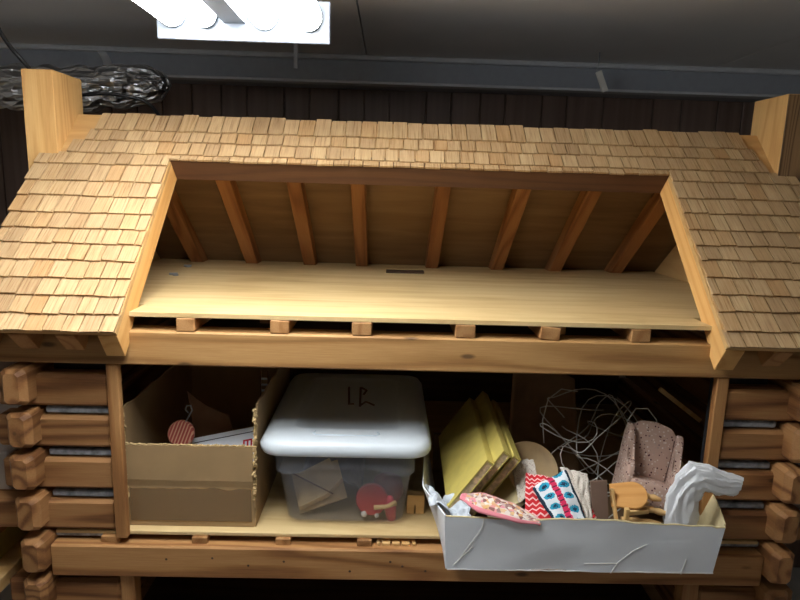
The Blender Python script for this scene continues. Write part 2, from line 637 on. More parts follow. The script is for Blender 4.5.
# attic floor with a slot cut near the back
af = MB()
zt, zb = 1.3616, 1.3535
af.box((-.70, .075, zb), (-.0047, .80, zt)).box((.1064, .075, zb), (.837, .80, zt))
af.box((-.0047, .075, zb), (.1064, .605, zt)).box((-.0047, .690, zb), (.1064, .80, zt))
af.box((-.4716, .002, zb), (.609, .075, zt))
af.build('attic_floor', M['ply'], cabin)
MB().box((-.004, .655, 1.345), (.1058, .6895, 1.3608)).build('slot_insert', M['darkwood'], cabin)
for k, (a, b) in enumerate(((-.386, -.352), (-.214, -.179), (-.0635, -.0265), (.1287, .166), (.287, .325), (.4585, .495))):
    q = (.0, .03, -.02, .02, .09, -.03)[k]
    lumber('joist', ((a + b) / 2, -.0005, 1.34), ((a + b) / 2, .79, 1.34), b - a, .0245,
           M['fir'], cabin, up=(math.sin(q), 0, math.cos(q)), bev=.0015)
lumber('cleat', (-.25, .09, 1.34), (-.215, .09, 1.34), .02, .024, M['redfir'], cabin)
lumber('cleat', (.342, .05, 1.328), (.342, .05, 1.353), .01, .012, M['pine'], cabin, up=(1, 0, 0))

# roof panels (sheathing) and their shingles -----------------------------
ROWS = [.055, .090, .130, .165, .2146, .2577, .3022, .3436, .381, .4218, .4622, .501, .5415, .5765]
rs = random.Random(5)


def shingles(spans, panel):
    """spans: (x0, x1, s0, s1, first) one course each"""
    mb = MB()
    for x0, x1, s0, s1 in spans:
        x = x0 - rs.uniform(0, .02)
        course = rs.uniform(-.001, .001)
        while x < x1 - .004:
            w_ = rs.choice((.030, .033, .034, .036, .031, .035, .0335))
            a, b = max(x, x0 + rs.uniform(-.002, .002)), min(x + w_, x1 + rs.uniform(-.002, .002))
            x += w_
            if b - a < .005:
                continue
            g = .0011
            a, b = a + g, b - g
            e = s1 + course + rs.uniform(-.0014, .0014)
            top = s0 - .004 if s0 > 0.01 else s0 + rs.uniform(-.006, .001)
            k = rs.uniform(-.0007, .0007)
            lift = rs.uniform(0, .0012)
            n0, n1 = -.0042, .0012 + lift
            mb.add([(a, -e - k, n1 - .0045), (b, -e + k, n1 - .0045), (b, -top, n0 - .003), (a, -top, n0 - .003),
                    (a, -e - k, n1 + rs.uniform(0, .0008)), (b, -e + k, n1 + rs.uniform(0, .0008)), (b, -top, n0 + .0012), (a, -top, n0 + .0012)],
                   [(0, 3, 2, 1), (4, 5, 6, 7), (0, 1, 5, 4), (1, 2, 6, 5), (2, 3, 7, 6), (3, 0, 4, 7)])
    return mb.build('shingles', M['shingle'], panel, SF)


def roof_panel(x0, x1, s0, s1, F=SF, mat=None):
    return MB().box((x0, -s1, -.0165), (x1, -s0, -.0065)).build('roof_panel', mat or M['sheath'], cabin, F)


top = roof_panel(EL, ER, 0, .141)
shingles([(-.656, .805, 0, ROWS[0]), (-.668, .822, ROWS[0], ROWS[1]), (-.692, .832, ROWS[1], ROWS[2]),
          (LX, RX, ROWS[2], .1455)], top)
pl = roof_panel(EL, LX, .141, .573)
shingles([(EL, LX, ROWS[i - 1], ROWS[i]) for i in range(3, 14)], pl)
pr = roof_panel(RX, ER, .141, .573)
shingles([(RX, ER, ROWS[i - 1], ROWS[i]) for i in range(3, 14)], pr)
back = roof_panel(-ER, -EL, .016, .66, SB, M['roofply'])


# rake boards at both sides of the opening, rafters, header
def rake(x0, x1):
    prof = [(.352, 1.7316), (.2396, 1.6192), (-.0479, 1.3317), (-.0224, 1.284), (-.0005, 1.305), (-.0005, 1.3272),
            (.012, 1.3272), (.0244, 1.3452), (.2985, 1.6177), (.352, 1.67)]
    prof = [(.352, 1.7322), (-.0518, 1.3284), (-.0224, 1.284), (-.0005, 1.305), (-.0005, 1.3272),
            (.012, 1.3272), (.0244, 1.3452), (.2985, 1.6177), (.352, 1.67)]
    mm = frame((0, 0, 0), (0, A2, A2), (0, -A2, A2), (1, 0, 0))
    im = mm.inverted()
    pts = [im @ V((0, y, z)) for y, z in prof]
    return MB().prism([(p.x, p.y) for p in pts], x0, x1, None, .0008).build('rake_board', M['rakewood'], cabin, mm)


rake(LX - .034, LX)
rake(RX, RX + .036)
hd = frame((0, RY, RZ), (1, 0, 0), (0, A2, A2), (0, -A2, A2))
MB().box((LX, -.1430, -.060), (RX, -.112, -.0062), .001).build('header', M['header'], cabin, hd)
for x0 in (-.735, -.662, -.580, .70, .78, .85):
    mm = frame((x0, RY, RZ), (0, -A2, -A2), (1, 0, 0), (0, -A2, A2))
    # a common rafter whose tail shows below the eave
    MB().box((.03, 0, -.066), (.576, .034, -.0168), .001).build('rafter', M['fir'], cabin, mm)
for xc in (-.575, -.410, -.236, -.079, .134, .333, .510, .698):
    a = SB @ V((-xc, -.04, -.036))
    b = SB @ V((-xc - (.02 if xc == -.59 else 0), -.595, -.036))
    lumber('rafter', a, b, .036, .038, M['rafter'], cabin, up=(0, BS, BC))
lumber('ridge_board', (EL + .05, RY, RZ - .068), (ER - .05, RY, RZ - .068), .02, .075, M['redfir'], cabin)
for xa in (-.712, .838):                                    # gable walls
    mm = frame((xa, 0, 0), (0, 1, 0), (0, 0, 1), (1, 0, 0))
    MB().prism([(-.02, 1.328), (.80, 1.328), (.80, 1.352), (RY, 1.705), (-.02, 1.36)], 0, .01, None).build('gable_wall', M['sheath'], cabin, mm)
for xa, xb in ((-.776, -.7105), (.8485, .914)):             # chimneys
    mm = axes(((xa + xb) / 2, .312, 1.64), (0, 0, 1), (0, 1, 0))
    MB().box((-.18, -(xb - xa) / 2, -.062), (.181, (xb - xa) / 2, .062), .0015).build('chimney', M['oak'], cabin, mm)
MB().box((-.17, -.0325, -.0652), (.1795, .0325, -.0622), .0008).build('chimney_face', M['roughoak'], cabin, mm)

# ------------------------------------------------------------------ what carries the cabin
bench = empty('workbench', (.07, .3, 0), 'low wooden bench carrying the log cabin dollhouse', 'bench')
MB().box((-.82, -.12, BASE - .04), (.98, .88, BASE), .003).build('bench_top', M['bench'], bench)
for lx, ly in ((-.76, -.06), (.86, -.06), (-.76, .66), (.86, .66)):
    MB().box((lx, ly, 0), (lx + .06, ly + .06, BASE - .04), .003).build('leg', M['bench'], bench)

# ------------------------------------------------------------------ fluorescent fixture
fx = empty('fluorescent_light', (-.253, -.31, ZC), 'white four tube fluorescent light fixture hung under ceiling', 'ceiling light')
FY0, FY1 = -.54, .0
FXA, FXB = -.3992, -.1076
FZ = 1.8355          # bottom of the end plates
hs = MB().box((FXA + .055, FY0, FZ + .072), (FXB - .06, FY1, FZ + .11), .004)
hs.box((-.338, FY0, FZ + .068), (-.194, FY1, FZ + .072), .001)
hs.build('housing', M['white'], fx)
for ya, yb in ((FY0 - .006, FY0), (FY1, FY1 + .006)):
    MB().box((FXA, ya, FZ), (FXB, yb, FZ + .068), .0015).build('end_plate', M['white'], fx)
MB().prism([(-.032, 0), (-.018, -.040), (.018, -.040), (.032, 0)], -FY1, -FY0,
           frame((-.268, 0, FZ + .068), (1, 0, 0), (0, 0, 1), (0, -1, 0))).build('ballast_cover', M['white'], fx)
for tx in (-.370, -.318, -.2165, -.143):
    tb = MB().tube([(tx, FY0 + .012, FZ + .040), (tx, FY1 - .010, FZ + .040)], .0222, 20).build('tube', M['tube'], fx, smooth=True, angle=40)
    for ya, yb in ((FY0 + .004, FY0 + .012), (FY1 - .010, FY1 - .002)):
        MB().tube([(tx, ya, FZ + .040), (tx, yb, FZ + .040)], .0219, 20).build('end_cap', M['white'], tb, smooth=True, angle=40)
for tx in (-.30, -.21):
    for ty in (-.44, -.10):
        MB().box((tx - .006, ty - .006, FZ + .109), (tx + .006, ty + .006, ZC)).build('hanger', M['steel'], fx)

# ------------------------------------------------------------------ duct, cables, clip
duct = empty('foil_duct', (-1.0, .70, 1.83), 'crinkled silver foil insulated duct behind the shingled roof by ceiling', 'duct')
pts, rad = [], []
for i in range(90):
    u = i / 89
    x = -2.2 + u * 1.55
    k = max(0, (x + .90) / .26)
    pts.append(V((x, .76 + .03 * k * k, 1.852 + .03 * k)))
    e_ = max(0.0, (x + .76) / .11)
    rad.append((.060 + .003 * math.sin(i * 1.1)) * math.sqrt(max(.02, 1 - e_ * e_)))
db = MB().tube(pts, rad, 28)
for v in db.bm.verts:
    d = nz(v.co, 24, 3) * .008 + nz((v.co.x * 60, v.co.y * 22, v.co.z * 22), 1, 7) * .006
    c = V((v.co.x, .76, 1.852))
    v.co += (v.co - c).normalized() * d
db.build('foil_jacket', M['foil'], duct, smooth=True)
st = MB()
st.sheet(lambda u, v: (-1.005 + v * .028 + u * .13, 1.106 - .29 * u ** 1.5, 2.024 - u * .128), 8, 2, .0015)
st.build('hanger_strap', M['soffitlip'], duct)


def cable(name, pts, r, mat, label, cat, n=10):
    P = [V(p) for p in pts]
    out = []
    for i in range(len(P) - 1):
        p0, p1, p2, p3 = P[max(i - 1, 0)], P[i], P[i + 1], P[min(i + 2, len(P) - 1)]
        for k in range(n):
            t = k / n
            out.append(.5 * (2 * p1 + (p2 - p0) * t + (2 * p0 - 5 * p1 + 4 * p2 - p3) * t * t + (3 * p1 - p0 - 3 * p2 + p3) * t ** 3))
    out.append(P[-1])
    o = MB().tube(out, r, 8).build(name, mat, None, smooth=True)
    recenter(o)
    return tag(o, label, cat)


cable('ceiling_cable', [(-.90, .30, ZC), (-.842, .30, 1.905), (-.80, .31, 1.842), (-.78, .40, 1.78), (-.76, .52, 1.70)], .0045, M['blackrub'],
      'black cable dropping from the ceiling behind one chimney', 'cable')
cable('black_hose', [(-.80, .44, 1.77), (-.757, .44, 1.792), (-.70, .44, 1.800), (-.64, .445, 1.797), (-.59, .47, 1.778), (-.56, .54, 1.70)], .0042, M['blackrub'],
      'thin black hose lying in front of the foil duct', 'hose')
clip = empty('metal_clip', (.66, .95, ZC), 'small metal clip hanging from the ceiling edge', 'clip')
MB().tube([(.660, .95, ZC), (.660, .95, 2.01), (.655, .95, 1.99), (.660, .95, 1.975)], .0022, 8).build('hook', M['steel'], clip, smooth=True)
MB().box((-.0065, -.003, -.045), (.0065, .003, .0), .001).build('plate', M['whitebit'], clip, T(.661, .95, 1.985) @ Matrix.Scale(1.5, 4) @ Matrix.Rotation(math.radians(-24), 4, 'Y'))
br = MB().box((-.308, .90, 1.955), (-.296, .907, ZC), .001).box((-.325, .896, 2.03), (-.28, .914, ZC), .001).build('ceiling_bracket', M['soffitlip'])
tag(recenter(br), 'small metal bracket under the ceiling just past the fluorescent light', 'bracket')

# two bits of hardware on the attic floor
for k, (x, y, a) in enumerate(((-.548, .455, .3), (-.565, .62, .1))):
    s_ = MB().tube([(x - .010, y, 1.3655), (x + .010, y + .004, 1.3655)], .0032, 8)
    s_.lathe([(.007, 0), (.007, .003), (.003, .0045)], T(x + a * .02, y, 1.362), 12)
    o = s_.build('screw', M['steel'], None)
    tag(recenter(o), ('loose metal screw on the attic floor, closer to the front' if k == 0 else 'loose metal screw on the attic floor, closer to the rafters'), 'screw')

# ------------------------------------------------------------------ brown cardboard box and what it holds
SZ = .9175
bx = empty('cardboard_box', (-.375, .22, SZ), 'open brown cardboard box with torn front flap on the cabin shelf', 'box')


def torn(x, k, amp=.004):
    return amp * (nz((x * 60, k, 0)) + .5 * nz((x * 170, k, 3)))


def card_panel(name, fn, nu, nv, parent=bx, mat=None, th=.004):
    return MB().sheet(fn, nu, nv, th).build(name, mat or M['card'], parent)


xa, xb, ya, yb = -.505, -.2565, .033, .44
card_panel('front_panel', lambda u, v: (xa + u * (xb - xa), ya - .0025 * (v > .58), SZ + v * (.172 + torn(u, 1) * (v > .9))), 60, 12)
card_panel('side_panel', lambda u, v: (xa - .004 * v + torn(v * .3, 5, .006) * (u < .02), ya + torn(v * .35, 2, .010) * (1 - u) ** 6 + u * (yb - ya), SZ + v * (.245 + .004 * nz((u * 9, 0, 0)))), 40, 30)
card_panel('side_panel', lambda u, v: (xb + .002 + .004 * v, ya + torn(v * .35, 9, .010) * (1 - u) ** 6 + .012 * v * v * (1 - u) + u * (yb - ya), SZ + v * (.255 + .006 * nz((u * 9, 4, 0)))), 40, 30)
card_panel('back_panel', lambda u, v: (xa + u * (xb - xa), yb, SZ + v * .245), 4, 4)
card_panel('bottom_panel', lambda u, v: (xa + u * (xb - xa), ya + v * (yb - ya), SZ + .0025), 4, 4)
tn = MB()
for k in range(90):                                          # ragged paper left along the torn edges
    v = k / 89
    for xx, sg in ((xa - .004 * v, -1), (xb + .002 + .004 * v, 1)):
        z = SZ + .06 + v * (.183 if sg < 0 else .19)
        yy = ya + torn((z - SZ) / (.245 if sg < 0 else .255) * .35, 2 if sg < 0 else 9, .010)
        r_ = random.uniform(.0016, .0034)
        tn.box((-r_, -.002, -r_), (r_, .002, r_), .0006, T(xx + random.uniform(-.0018, .0018), yy - .001, z) @ Matrix.Rotation(random.uniform(-.8, .8), 4, 'Y') @ Matrix.Rotation(random.uniform(-.6, .6), 4, 'X'))
for k in range(110):
    u = k / 109
    r_ = random.uniform(.0012, .0024)
    tn.box((-.003, -.0025, -r_), (.003, .0022, r_), .0005, T(xa + u * (xb - xa), ya - .001, SZ + .172 + torn(u, 1)) @ Matrix.Rotation(random.uniform(-.3, .3), 4, 'Y'))
tn.build('torn_edge', M['cardin'], bx)
MB().box((xa + .001, ya - .0034, SZ + .098), (xb - .001, ya - .0022, SZ + .1015)).build('fold_line', M['cardin'], bx)
MB().sheet(lambda u, v: (xa + .004 + u * (xb - xa - .008), ya - .0027, SZ + .012 + v * (.07 + .006 * nz((u * 8, 0, 1)))), 30, 3, .0006).build('packing_tape', M['tape'], bx)

# a flat flap standing inside
o = MB().sheet(lambda u, v: (-.405 + u * .085 - .02 * v, .165 + .01 * u, 1.0 + v * (.155 - .085 * u + .03 * u * u)), 8, 8, .004).build('cardboard_flap', M['darkcard'])
tag(recenter(o), 'dark brown cardboard flap standing inside the open cardboard box', 'cardboard')
# striped ornament with a hook
t = NT('red_striped_paint')
co = t.n('ShaderNodeSeparateXYZ')
t.l(t.obj_coords((1, 1, 1), False), co.inputs[0])
wv = t.math('FRACT', t.math('MULTIPLY', t.math('ADD', t.math('MULTIPLY', co.outputs[0], .75), t.math('MULTIPLY', co.outputs[1], -.66)), 190.0))
t.l(t.ramp(wv, [(0, lin((134, 48, 40))), (.55, lin((150, 58, 48))), (.65, lin((192, 140, 112))), (1, lin((192, 140, 112)))]), t.b.inputs['Base Color'])
t.b.inputs['Roughness'].default_value = .5
orn = empty('ornament', (-.385, .10, 1.09), 'round red ornament with pale stripes and wire hook inside cardboard box', 'ornament')
om = frame((-.419, .10, 1.0855), (1, 0, .0), (0, .35, .94), (0, -.94, .35))
MB().lathe([(.001, -.006), (.024, -.006), (.0275, -.003), (.0275, .003), (.024, .006), (.001, .006)], om, 32).build('disc', t.m, orn, None, True, angle=30)
# move the disc's frame so stripes follow its own face
MB().tube([(x_ - .014, y_ - .005, z_ - .003) for x_, y_, z_ in ((-.398, .11, 1.11), (-.388, .112, 1.128), (-.383, .112, 1.137), (-.386, .112, 1.147), (-.394, .112, 1.147), (-.397, .112, 1.138), (-.391, .112, 1.131))], .0016, 8).build('hook', M['steel'], orn, smooth=True)
wb = empty('white_carton', (-.31, .12, 1.05), 'white flat carton with red lettering lying tilted in the cardboard box', 'carton')
wm = axes((-.318, .105, 1.038), (.96, .08, .19), (-.15, -.45, .85))
MB().box((-.085, -.045, -.008), (.058, .06, .008), .001).build('carton', M['whitecard'], wb, wm)
lt = MB()
for (x0_, y0_, x1_, y1_) in ((.026, .004, .0295, .026), (.034, .004, .0375, .026), (.042, .004, .0455, .026), (.026, .022, .0455, .026)):
    lt.box((x0_, y0_, .0079), (x1_, y1_, .0087))
lt.build('red_lettering', M['red'], wb, wm)
MB().box((-.08, .044, .0079), (.055, .0462, .0084)).build('dark_line', M['bluegrey'], wb, wm)
rk = empty('black_rack', (-.27, .22, 1.10), 'small dark slotted strip standing in the cardboard box', 'strip')
r_ = MB().box((-.285, .24, 1.06), (-.282, .245, 1.18)).box((-.268, .24, 1.06), (-.265, .245, 1.18))
r_.build('side_rail', M['darkcard'], rk)
for k in range(7):
    MB().box((-.282, .241, 1.075 + k * .014), (-.268, .244, 1.079 + k * .014)).build('rung', M['steel'], rk)

# ------------------------------------------------------------------ clear tote with white lid
tote = empty('storage_tote', (-.077, .24, SZ), 'clear plastic storage tote with white lid on the cabin shelf', 'storage tote')
TCX = -.0745


def rrect(hx, y0, y1, r, z, n=7, zf=None):
    """rounded rectangle ring around the tote's axis"""
    pts = []
    cy = (y0 + y1) / 2
    hy = (y1 - y0) / 2
    for cx_, cy_, a0 in ((hx - r, hy - r, 0), (-hx + r, hy - r, 90), (-hx + r, -hy + r, 180), (hx - r, -hy + r, 270)):
        for k in range(n + 1):
            a = math.radians(a0 + 90 * k / n)
            pts.append((cx_ + r * math.cos(a), cy_ + r * math.sin(a)))
    # extra points along the sides so that the band's notch can be shaped
    out = []
    for i, p in enumerate(pts):
        q = pts[(i + 1) % len(pts)]
        out.append(p)
        if math.dist(p, q) > .05:
            for k in range(1, 24):
                out.append((p[0] + (q[0] - p[0]) * k / 24, p[1] + (q[1] - p[1]) * k / 24))
    return [V((TCX + x, cy + y, z + (zf(x) if zf else 0))) for x, y in out]


def notch(x):
    a = abs(x)
    return .011 * max(0, min(1, (.082 - a) / .014))


Y1 = .455
def body(d):
    return [rrect(.113 - d, .058 + d, Y1 - .02 - d, .022, SZ + .001 + d),
            rrect(.120 - d, .048 + d, Y1 - .012 - d, .026, SZ + .009 + d),
            rrect(.1335 - d, .034 + d, Y1 - d, .026, 1.033, zf=notch),
            rrect(.1405 - d, .027 + d, Y1 + .005 - d, .028, 1.0365, zf=notch),
            rrect(.1425 - d, .025 + d, Y1 + .008 - d, .028, 1.082)]
tb = MB()
oo, ii = body(0), body(.0018)
tb.rings(oo + list(reversed(ii)), False, False)
n_ = len(oo[0])
tb.bm.verts.ensure_lookup_table()
vs = tb.bm.verts[:]
tb.bm.faces.new(list(reversed(vs[:n_])))
tb.bm.faces.new(vs[-n_:])
tb.build('tub', M['tote'], tote, smooth=True, angle=50)
lidm = MB()
L0, L1 = .012, .475
rg = [rrect(.1685, L0 + .004, L1 - .004, .046, 1.0785), rrect(.1715, L0, L1, .048, 1.0835), rrect(.1715, L0 + .001, L1, .042, 1.094),
      rrect(.166, L0 + .004, L1 - .004, .040, 1.1015), rrect(.162, L0 + .011, L1 - .011, .036, 1.107), rrect(.144, L0 + .024, L1 - .024, .03, 1.1115),
      rrect(.112, L0 + .060, L1 - .06, .026, 1.1135), rrect(.106, L0 + .066, L1 - .066, .022, 1.1125), rrect(.100, L0 + .074, L1 - .074, .018, 1.1075)]
lidm.rings(rg, False, True)
inn = [rrect(.1675, L0 + .006, L1 - .006, .038, 1.0785), rrect(.1665, L0 + .007, L1 - .007, .037, 1.098), rrect(.13, L0 + .04, L1 - .04, .03, 1.1065)]
lidm.rings(inn, False, True)
lidm.rings([rg[0], inn[0]], False, False)
bmesh.ops.remove_doubles(lidm.bm, verts=lidm.bm.verts[:], dist=1e-5)
lid = lidm.build('lid', M['lidfilm'], tote, smooth=True, angle=60)
hb = MB().tube([(TCX - .062, L0 + .048, 1.1138), (TCX - .066, L0 + .040, 1.1130), (TCX - .060, L0 + .033, 1.1122), (TCX + .060, L0 + .033, 1.1122), (TCX + .066, L0 + .040, 1.1130), (TCX + .062, L0 + .048, 1.1138)], .0016, 8)
hb.build('embossed_handle', M['lid'], lid, smooth=True)
mk = MB()
for pts_ in (((-.0883, .35), (-.0806, .2312), (-.0696, .234)), ((-.0596, .35), (-.0549, .2198)), ((-.057, .35), (-.044, .33), (-.050, .30)), ((-.055, .225), (-.0428, .25), (-.0233, .2282))):
    mk.tube([(x, y, 1.1080) for x, y in pts_], .0028, 6)
mk.build('marker_writing', plain('faded_maroon_marker', (112, 84, 84), .6), lid)

# things inside the tote
IZ = SZ + .0115
tan = empty('tan_basket', (-.12, .12, IZ), 'tan folded wooden piece seen through the clear tote', 'craft piece')
tm = axes((-.143, .100, .978), (.92, .12, .30), (.28, -.62, .73))
MB().box((-.045, -.045, -.018), (.058, .04, -.013), .001).build('base_board', M['cardtan'], tan, tm)
MB().prism([(-.048, -.03), (-.012, .034), (.052, .03), (.055, -.022), (.012, -.036)], -.012, .012, tm @ Matrix.Rotation(math.radians(12), 4, 'Z')).build('folded_panel', M['cardtan'], tan)
MB().box((-.05, -.004, .0118), (.05, -.001, .0135), 0, tm @ Matrix.Rotation(math.radians(-44), 4, 'Z')).build('seam', M['darkcard'], tan)
rd = MB().lathe([(.001, -.007), (.026, -.007), (.0315, -.003), (.033, .004), (.030, .008), (.024, .0065), (.001, .0055)], frame((-.021, .070, IZ + .0345), (1, 0, 0), (0, .25, .97), (0, -.97, .25)), 32).build('red_toy_plate', M['red'], None, None, True, angle=40)
tag(recenter(rd), 'round bright red toy dish seen through the clear tote', 'toy dish')
rd = MB().lathe([(.001, 0), (.03, .004), (.036, .02), (.03, .046), (.012, .056), (.001, .057)], T(.012, .135, IZ + .0005), 24).build('dark_red_toy_pot', M['darkred'], None, None, True)
tag(recenter(rd), 'dark red rounded toy pot behind the red dish in the tote', 'toy pot')
rd = MB().lathe([(.001, -.03), (.009, -.024), (.0125, 0), (.008, .026), (.001, .03)], axes((.018, .070, IZ + .013), (.2, .1, 1)) @ Matrix.Rotation(math.radians(70), 4, 'Y'), 16).build('pink_toy_vegetable', M['pinkred'], None, None, True)
tag(recenter(rd), 'small pinkish red toy at the bottom front corner of the tote', 'toy')
wd = MB().tube([(-.016, .053, IZ + .024), (.010, .054, IZ + .026), (.030, .06, IZ + .032)], [.005, .004, .0055], 10).build('wooden_peg', M['pine'], None, None, True)
tag(recenter(wd), 'short wooden peg lying across the red toy dish in the tote', 'peg')
for k, (x, y, r_) in enumerate(((-.036, .058, .007), (-.010, .056, .005))):
    wd = MB().lathe([(.001, -r_), (r_ * .7, -r_ * .7), (r_, 0), (r_ * .7, r_ * .7), (.001, r_)], T(x, y, IZ + r_) , 14).build('white_bead', M['whitebit'], None, None, True)
    tag(recenter(wd), ('larger' if k == 0 else 'smaller') + ' white bead on the tote floor under the red dish', 'bead')
bl = MB().sheet(lambda u, v: (-.185 + u * .140, .125 + v * .28, IZ + .006 + .085 * math.sin(math.pi * u) ** .5 * (.55 + .45 * math.sin(v * 2.6)) + .012 * nz((u * 6, v * 6, 1))), 30, 30, .003).build('grey_cloth', M['bluegrey'], None, None, True)
tag(recenter(bl), 'crumpled dark grey cloth bundled inside the clear tote', 'cloth')

# notched block and toothed strip beside the tote
nb = MB().prism([(-.0185, 0), (-.0025, 0), (-.002, .021), (.0008, .021), (.001, 0), (.0185, 0), (.019, .042), (-.0175, .042)], 0, .022,
                frame((.0715, .115, SZ), (1, 0, 0), (0, 0, 1), (0, -1, 0)), .0006).build('notched_block', M['paleblock'])
tag(recenter(nb), 'small pale wooden block with a slot beside the tote', 'wood block')
ts = MB()
for a, b in ((0, .006), (.011, .027), (.031, .046), (.050, .066), (.071, .078)):
    ts.box((-.008 + a, .008, .8963), (-.008 + b, .022, .9012), .0004)
ts.box((-.008, .022, .8963), (.070, .03, .9005))
tag(recenter(ts.build('toothed_strip', M['paleblock'])), 'pale toothed wooden strip tucked under the shelf edge', 'wood strip')

# ------------------------------------------------------------------ long white box and what it holds
wx = empty('white_box', (.366, .08, SZ), 'long shallow white cardboard box overhanging the shelf front', 'box')
WA, WB, WY0, WY1 = .1215, .6105, -.0985, .29


def fr(u, v):
    top = .1005 + .007 * (1 - u) ** 2 - .004 * math.sin(u * 9) * (u > .3) + .0025 * nz((u * 14, 0, 2)) + (-.004 if u > .95 else 0)
    return (WA + u * (WB - WA) + v * (.010 * u - .006 * (1 - u)), WY0 - .004 * v + .004 * nz((u * 4, v * 2, 4)) * math.sin(math.pi * u), SZ + .001 + v * top)


MB().sheet(fr, 60, 12, .0028).build('front_panel', M['whitecard'], wx, smooth=True, angle=40)
MB().sheet(lambda u, v: (WA - .001 - v * (.006 + .034 * min(1, u * 3.6) - .03 * max(0, u - .3)), WY0 + .002 + u * (WY1 - WY0) * 1.0, SZ + .001 + v * (.106 - .006 * u)), 30, 8, .0028).build('side_panel', M['whitecard'], wx)
MB().sheet(lambda u, v: (WB + .001 + v * (.012 + .046 * min(1, u * 3) * (1 - .6 * u)), WY0 + .002 + u * (WY1 - WY0), SZ + .001 + v * (.098 + .012 * min(1, u * 2))), 30, 8, .0028).build('side_panel', M['cream'], wx)
MB().sheet(lambda u, v: (WA + u * (WB - WA), WY1, SZ + .001 + v * .1), 4, 4, .0028).build('back_panel', M['kraft'], wx)
MB().sheet(lambda u, v: (WA + u * (WB - WA), WY0 + v * (WY1 - WY0), SZ + .002), 4, 4, .0028).build('bottom_panel', M['kraft'], wx)
cr = MB()
for pts_ in (((.02, .02), (.04, .055), (.058, .085), (.062, .106)), ((.012, .012), (.045, .05)), ((.30, .0), (.312, .022), (.335, .045), (.36, .06)), ((.25, .018), (.312, .02)), ((.43, .0), (.436, .03))):
    cr.tube([(WA + x, WY0 - .0022 - .004 * z / .1 + .004 * nz((x / .489 * 4, z / .1 * 2, 4)) * math.sin(math.pi * x / .489), SZ + z) for x, z in pts_], .0006, 6)
cr.tube([(WA + .001 + .489 * k / 40, WY0 - .0012, SZ + .0018 + .0004 * (k % 3)) for k in range(41)], .0012, 6)
cr.build('crease', M['whitebit'], wx)
cr2 = MB().tube([V(fr(k / 60, 1)) + V((0, 0, .0003)) for k in range(61)], .0017, 6)
cr2.build('torn_edge', M['cream'], wx)

# yellow flat cartons standing on their long edges
e1 = V((math.cos(math.radians(55)), 0, math.sin(math.radians(55))))
nn_ = V((-e1.z, 0, e1.x))
GY = 'yellow cartons leaning in the white box'
specs = [(.124, 1.004, .124, 'yellow flat carton leaning against the white box side, topmost of three', .33),
         (.141, .996, .150, 'yellow flat carton between two other leaning yellow cartons', .33),
         (.164, .982, .150, 'yellow flat carton beneath two others, nearest to the round dish', .30)]
for k, (x, z, wd_, lab, dep) in enumerate(specs):
    y0_ = -.035 + .012 * k
    th = .0175
    e2 = V((.055, 1, 0)).normalized()
    mm = frame((x, y0_, z), e1, e2, -nn_)
    c = empty('yellow_carton', (x, y0_, z), lab, 'carton', GY)
    for a, b in ((0, .0032), (th - .0022, th)):
        MB().box((0, 0, a), (wd_, dep, b), .0004).build('cover', M['yellow'], c, mm)
    MB().box((wd_ - .004, 0, .0032), (wd_, dep, th - .0022)).build('spine', M['yellow'], c, mm)
    MB().box((.002, .0012, .0034), (wd_ - .005, dep - .003, th - .0024)).build('contents', M['paperwood'], c, mm)
c = MB().box((0, 0, 0), (.075, .16, .012), .0008).build('beige_slab', M['cream'], None, frame((.215, -.01, .985), e1 * .8 + V((.3, 0, -.1)), V((0, 1, 0)), V((.6, 0, -.7))))
c.matrix_basis = axes((.235, .05, .992), (.70, .05, .55), (0, 0, 1))
c.data.transform(T(-.037, -.08, -.006))
WM[c.name] = c.matrix_basis.copy()
tag(c, 'pale cream slab lying below the leaning yellow cartons', 'slab')

# white tissue at the box corner, with a loose thread
ti = MB().sheet(lambda u, v: (.088 + u * .075 + .008 * nz((u * 5, v * 5, 0)), -.06 - .035 * u + v * .07 + .006 * nz((u * 6, v * 4, 4)),
                              1.022 + .016 * math.sin(u * 6 + v * 3) * (1 - .4 * u) + .012 * nz((u * 7, v * 7, 8)) - .012 * u + .012 * (1 - v) * 0), 26, 26, .0008)
tag(recenter(ti.build('tissue_paper', M['tissue'], None, None, True)), 'crumpled white tissue over the torn corner of the white box', 'tissue')


def quad(p00, p10, p11, p01):
    p00, p10, p11, p01 = map(V, (p00, p10, p11, p01))
    return lambda u, v: (p00 * (1 - u) + p10 * u) * (1 - v) + (p01 * (1 - u) + p11 * u) * v


def rumple(q, amp, f, o, bulge=0.0):
    def fn(u, v):
        p = q(u, v)
        d = amp * nz((u * f, v * f, 0), 1, o) + bulge * (math.sin(math.pi * u) * math.sin(math.pi * v)) ** .6
        return p + V((0, -.5 * d, d))
    return fn


def c_pink(t, u, v):
    vo = t.n('ShaderNodeTexVoronoi', Scale=1.0)
    cx = t.n('ShaderNodeCombineXYZ')
    t.l(t.math('MULTIPLY', u, 26.0), cx.inputs[0])
    t.l(t.math('MULTIPLY', v, 8.0), cx.inputs[1])
    t.l(cx.outputs[0], vo.inputs['Vector'])
    col = t.ramp(vo.outputs['Color'], [(.2, lin((150, 98, 92))), (.36, lin((226, 204, 192))), (.55, lin((236, 226, 214))), (.7, lin((226, 178, 110))), (.85, lin((230, 150, 160)))])
    e = t.math('MINIMUM', t.math('MINIMUM', v, t.math('MULTIPLY', t.math('SUBTRACT', 1.0, v), 2.0)), t.math('MULTIPLY', u, 2.0))
    return t.mix(t.math('LESS_THAN', e, .16), col, lin((232, 140, 150)))


